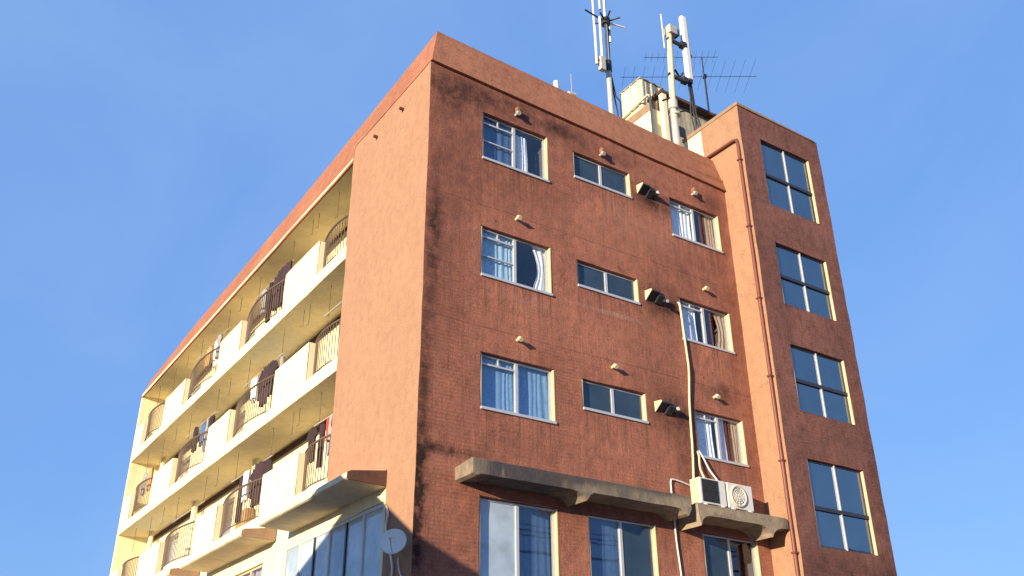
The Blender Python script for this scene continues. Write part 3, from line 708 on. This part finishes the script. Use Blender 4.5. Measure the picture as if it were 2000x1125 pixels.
def cluster(place, z, items):
    n = len(items)
    for i, (y, w, h, mat, cname, kind) in enumerate(items):
        what = {'shirt': 'shirt', 'trousers': 'trousers', 'towel': 'towel'}[kind]
        garment(y, z-random.uniform(0, .08), w, h, mat, '%s %s, %s garment from the left on the %s' % (cname, what, OR[i], place), kind, .22+random.uniform(-.05, .09))
D, P_, GY, WH, RD_, BL, TN = ('laundry_dark', 'dark'), ('laundry_plum', 'plum'), ('laundry_grey', 'grey'), ('cloth_white', 'white'), ('laundry_red', 'red'), ('cloth_navy', 'navy'), ('laundry_tan', 'tan')
cluster('second top floor balcony from the pier', T, [(10.3, .5, .8, *GY, 'shirt'), (9.75, .45, 1.25, *D, 'trousers'), (9.3, .7, 1.0, *P_, 'shirt'), (8.85, .6, 1.2, *D, 'towel'), (8.4, .6, 1.15, *P_, 'towel')])
cluster('second middle floor balcony from the pier', S2, [(10.2, .45, .7, *WH, 'towel'), (9.5, .7, .85, *D, 'shirt'), (9.1, .6, 1.1, *P_, 'towel'), (8.7, .7, .95, *D, 'shirt'), (8.3, .4, .9, *GY, 'trousers')])
cluster('second lowest floor balcony from the pier', F1, [(10.45, .45, 1.2, *P_, 'trousers'), (9.9, .4, .8, *WH, 'towel'), (9.4, .7, .75, *D, 'shirt'), (8.95, .6, 1.1, *P_, 'towel'), (8.5, .7, 1.2, *D, 'shirt')])
cluster('third middle floor balcony from the pier', S2, [(15.4, .5, .8, *D, 'shirt'), (14.9, .4, .7, *BL, 'towel'), (14.45, .4, 1.0, *GY, 'trousers'), (14.0, .4, .9, *D, 'towel')])
cluster('lowest floor balcony next to the pier', F1, [(5.5, .55, .8, *D, 'shirt'), (5.1, .4, 1.0, *P_, 'trousers'), (4.7, .3, .5, *RD_, 'towel'), (4.45, .35, .9, *GY, 'towel'), (4.1, .5, 1.2, *P_, 'shirt')])
cluster('third top floor balcony from the pier', T, [(15.6, .5, .7, *TN, 'towel'), (14.8, .4, .9, *WH, 'towel'), (14.2, .5, .8, *GY, 'shirt')])
cluster('fourth middle floor balcony from the pier', S2, [(21.6, .5, .8, *GY, 'shirt'), (20.9, .4, .8, *TN, 'towel')])
t = MB((.45, 10.6, 6.94)); t.box(.35, .62, 10.0, 10.75, 6.94, 7.62); tag(t.build('storage_box', 'laundry_tan', bevel=.03), 'tan storage box behind the railing of second balcony, lowest floor', 'box')

# ------------------------------------------------------------------ rooftop
t = thing('rooftop_hut', (8.4, 1.95, 15.3), 'cream rooftop hut with brown band and rain stained front', 'rooftop hut')
RZ = 15.3
MB().box(.0, .75, .0, 1.55, 0, 3.45).build('side_block', 'cream', t)
MB().box(-.02, .20, -.015, 1.57, 3.45, 3.72).build('brown_band', 'end_paint', t)
MB().box(.28, .46, -.16, 0, 0, 4.05).build('pilaster', 'cream', t, .015)
MB().box(.40, 2.6, .05, 1.5, 0, 4.05).build('front_block', 'stained', t)
MB().box(.24, 2.7, -.18, 1.6, 4.05, 4.15).build('roof_edge', 'brown_dark', t)
MB().box(.95, 1.25, .02, .05, 2.9, 3.25).build('opening', 'dark', t)
mb = MB(); mb.tube([(-.05, 1.45, 3.45), (-.05, 1.42, 3.85), (-.05, .1, 3.98), (-.05, .02, 3.9), (-.05, .0, 0)], .035, 8); mb.build('pipe_rail', 'ivory', t)
t = thing('water_tank', (8.42, 2.4, 19.0), 'square cream panelled water tank on top of the rooftop hut', 'water tank')
MB().box(0, .9, 0, .9, -.05, 1.16).build('shell', 'cream', t, .02)
for y_, x_ in ((-.012, .05), (-.012, .42), (-.012, .8)): MB().box(x_, x_+.05, y_-.02, 0, 0, 1.15).build('rib', 'galv', t)
for y_ in (.05, .42, .8): MB().box(-.03, 0, y_, y_+.05, 0, 1.15).build('rib', 'ivory', t)
MB().box(-.04, .94, -.04, .94, 1.16, 1.20).build('lid', 'stained', t, .01)

# slim whip-antenna mast
t = thing('antenna_mast', (5.95, 1.0, 15.28), 'slim white mast crowned with radial whip antennas above the parapet', 'antenna mast')
MB().tube([(0, 0, 0), (0, 0, 3.2)], .075, 12).build('pole', 'galv', t)
MB().tube([(0, 0, 3.2), (.02, 0, 7.2)], .05, 10, .035).build('pole', 'white', t)
MB().tube([(0, 0, 3.05), (0, 0, 3.4)], .10, 10).build('collar', 'dark', t)
MB().tube([(.015, 0, 4.72), (.015, 0, 4.92)], .13, 10).build('hub', 'dark', t)
arms = [(-.75, -.05, 'dark', None), (-.34, -.2, 'dark', (.1, 1.9)), (-.2, .25, 'dark', (-.35, 1.3)), (.3, .32, 'galv', (.2, 2.0)), (.62, -.1, 'white', None), (.36, .25, 'dark', (-.4, .5)), (.25, -.35, 'dark', None), (-.15, -.4, 'dark', None)]
for ax_, ay, mt, wh in arms:
    MB().tube([(.015, 0, 4.82), (ax_, ay, 4.84)], .025, 7).build('arm', mt, t)
    if wh: MB().tube([(ax_, ay, 4.84+wh[0]), (ax_, ay, 4.84+wh[1])], .032, 8).build('whip', 'white', t)
for x_, z0_, z1_ in ((-.30, 3.3, 4.75), (-.50, 3.0, 4.35)):
    MB().tube([(x_, -.12, z0_), (x_, -.12, z1_)], .038, 8).build('whip', 'white', t)
MB().tube([(0, 0, 3.1), (-.30, -.12, 3.25), (-.52, -.12, 3.1)], .035, 8).build('arm', 'dark', t)
MB().box(-.42, -.24, -.2, -.06, 2.85, 3.3).build('equipment_box', 'galv', t, .02)
mb = MB(); mb.tube([(.08, 0, 4.6), (.12, .05, 4.0), (.08, .02, 3.3), (.12, 0, 2.4), (.22, 0, 1.8), (.24, 0, 1.0), (.4, 0, .5), (.5, 0, 0)], .022, 6); mb.build('cable', 'rubber', t)
mb = MB(); mb.tube([(.08, 0, 3.0), (.2, 0, 2.3), (.34, 0, 2.2), (.34, 0, 1.2), (.5, 0, .3)], .02, 6); mb.build('cable', 'rubber', t)

# thick mast with the flat panel antenna
t = thing('antenna_mast', (8.27, 1.0, 15.28), 'thick cream mast carrying a long white panel antenna beside the tower', 'antenna mast')
MB().tube([(0, 0, 0), (0, 0, 2.9)], .105, 14).build('pole', 'galv', t)
MB().tube([(0, 0, 2.9), (.16, 0, 5.75)], .095, 14, .085).build('pole', 'ivory', t)
MB().tube([(0, 0, 2.75), (0, 0, 3.05)], .14, 12).build('collar', 'galv', t)
MB().tube([(.05, 0, 2.55), (.05, 0, 2.62)], .16, 12).build('collar', 'galv', t)
MB().box(.05, .36, -.16, .12, 5.55, 5.85).build('equipment_box', 'galv', t, .02)
MB().box(.36, .48, -.10, .10, 5.6, 5.85).build('equipment_box', 'dark', t, .02)
for z_, x_ in ((5.32, .15), (3.95, .06)):
    MB().tube([(x_-.1, 0, z_+.06), (x_+.36, -.06, z_-.02)], .06, 8).build('arm', 'dark', t)
    MB().box(x_+.38, x_+.58, -.12, .05, z_-.05, z_+.14).build('bracket', 'dark', t, .02)
mb = MB(); mb.tube([(.10, 0, 4.05), (.3, .06, 4.35), (.42, .02, 4.1), (.55, 0, 4.3)], .035, 7); mb.build('bracket', 'dark', t)
pa = MB(); pa.box(.66, .89, -.10, .06, 4.12, 6.55); pa.build('panel_antenna', 'white', t, .05)
MB().box(.70, .85, -.08, .04, 4.0, 4.12).build('connector', 'dark', t, .01)
for i, (a, b) in enumerate(((.72, .9), (.76, .98), (.82, 1.2), (.84, 1.28))):
    MB().tube([(a, 0, 4.02), (a+.03, 0, 3.5), (a+.02+.1*(i % 2), .05, 3.0), (b, .1, 2.3), (b+.05, .15, 1.2)], .024, 6).build('cable', 'rubber', t)
MB().tube([(-.12, -.02, 4.9), (-.13, -.02, 6.2)], .02, 6).build('whip', 'white', t)
MB().tube([(.05, .05, 3.0), (.3, .1, 2.85), (.55, .1, 3.0), (.75, .1, 3.05), (1.0, .1, 2.9)], .022, 6).build('cable', 'rubber', t)
MB().tube([(-.3, .1, 3.0), (-.1, .0, 3.12), (.05, 0, 2.95)], .03, 6).build('cable', 'rubber', t)

def yagi(loc, length, label, n, el, pole):
    t = thing('television_antenna', loc, label, 'antenna', 'television antennas on the roof')
    d = Vector((.832, -.554, 0)).normalized(); e = Vector((.554, .832, 0)).normalized()
    MB().tube([-d*length*.5, d*length*.5], .012, 6).build('boom', 'dark', t)
    for i in range(n):
        p = d*length*(-.5+(i+.3)/n); L_ = el*(.55+.45*i/n)
        MB().tube([p-e*L_*.5, p+e*L_*.5], .0045, 5).build('element', 'dark', t)
    MB().tube([d*length*.12-e*.08, d*length*.12+e*.08], .07, 8).build('dipole_box', 'dark', t)
    MB().tube([d*length*pole, d*length*pole-Vector((0, 0, loc[2]-15.3))], .022, 8).build('pole', 'dark', t)
yagi((12.84, 4.5, 23.67), 4.9, 'large many-element television antenna crossing behind the panel antenna', 14, 2.0, .12)
yagi((12.56, 4.5, 24.44), 2.7, 'small television antenna just above the larger one behind the panel antenna', 12, .8, .28)
t = thing('roof_vent', (3.95, .75, 15.3), 'small white roof vent peeping over the parapet, left of its pair', 'roof vent', 'small vents behind the parapet')
MB().tube([(0, 0, 0), (0, 0, 1.35)], .05, 10).build('stack', 'white', t); MB().tube([(0, 0, 1.3), (0, 0, 1.62)], .09, 12, .07).build('cap', 'white', t)
t = thing('roof_vent', (4.42, .75, 15.3), 'small grey roof vent with thin rod over the parapet, right of its pair', 'roof vent', 'small vents behind the parapet')
MB().tube([(0, 0, 0), (0, 0, 1.3)], .05, 10).build('stack', 'galv', t); MB().tube([(-.1, 0, 1.38), (.1, 0, 1.42)], .09, 12).build('cap', 'galv', t); MB().tube([(.02, 0, 1.3), (.02, 0, 2.1)], .008, 5).build('rod', 'galv', t)

# ------------------------------------------------------------------ unseen neighbouring house west of the lane, placed and shaped to throw the corner shadow
t = thing('unseen_neighbour_house', (-9.2, -1.4, 0), 'unseen plastered house with grey gabled roof across the side lane, placed to shade the corner', 'house')
mb = MB(); mb.prism([(-2.4, 0), (4.0, 0), (4.0, 5.9), (0, 7.55), (-2.4, 6.1)], 0, -11, -.5); mb.build('wall', 'plaster', t)
mb = MB(); mb.prism([(0, 7.96), (-2.95, 6.08), (-2.95, 5.9), (0, 7.66), (4.6, 5.95), (4.6, 6.2)], 0, -11.3, .2); mb.build('roof', 'tile', t)
for y_ in (-1.4, 1.2): MB().box(-.52, -.46, y_, y_+1.1, 3.6, 4.8).build('window', 'clear_glass', t)
MB().box(-.52, -.46, -.3, .7, 0, 2.1).build('door', 'brown', t)

# ------------------------------------------------------------------ street poles and wires behind the viewpoint (mirrored in the lower panes)
PX = (-22.0, 40.0)
for i, x_ in enumerate(PX):
    t = thing('utility_pole', (x_, -17.0, 0), 'tall concrete utility pole at the %s end of the street wires' % ('left', 'right')[i], 'utility pole', 'poles carrying the street wires')
    MB().tube([(0, 0, 0), (0, 0, 12.2)], .19, 14, .12).build('pole', 'concrete', t)
    MB().box(-.06, .06, -.9, .9, 11.0, 11.12).build('crossarm', 'galv', t)
for i, (dy, z_, sag, r) in enumerate(((-.7, 11.2, 1.3, .03), (.1, 11.2, 1.1, .025), (.75, 11.2, 1.5, .03), (0, 10.3, 1.2, .06))):
    pts = [(PX[0]+(PX[1]-PX[0])*k/40, -17.0+dy, z_-sag*4*(k/40)*(1-k/40)) for k in range(41)]
    mb = MB(pts[0]); mb.tube(pts, r, 6); tag(mb.build('street_wire', 'rubber'), ['outermost upper black wire along the street', 'middle upper black wire along the street', 'upper black wire nearest the building', 'thick lower black cable along the street'][i], 'wire', 'wires along the street')
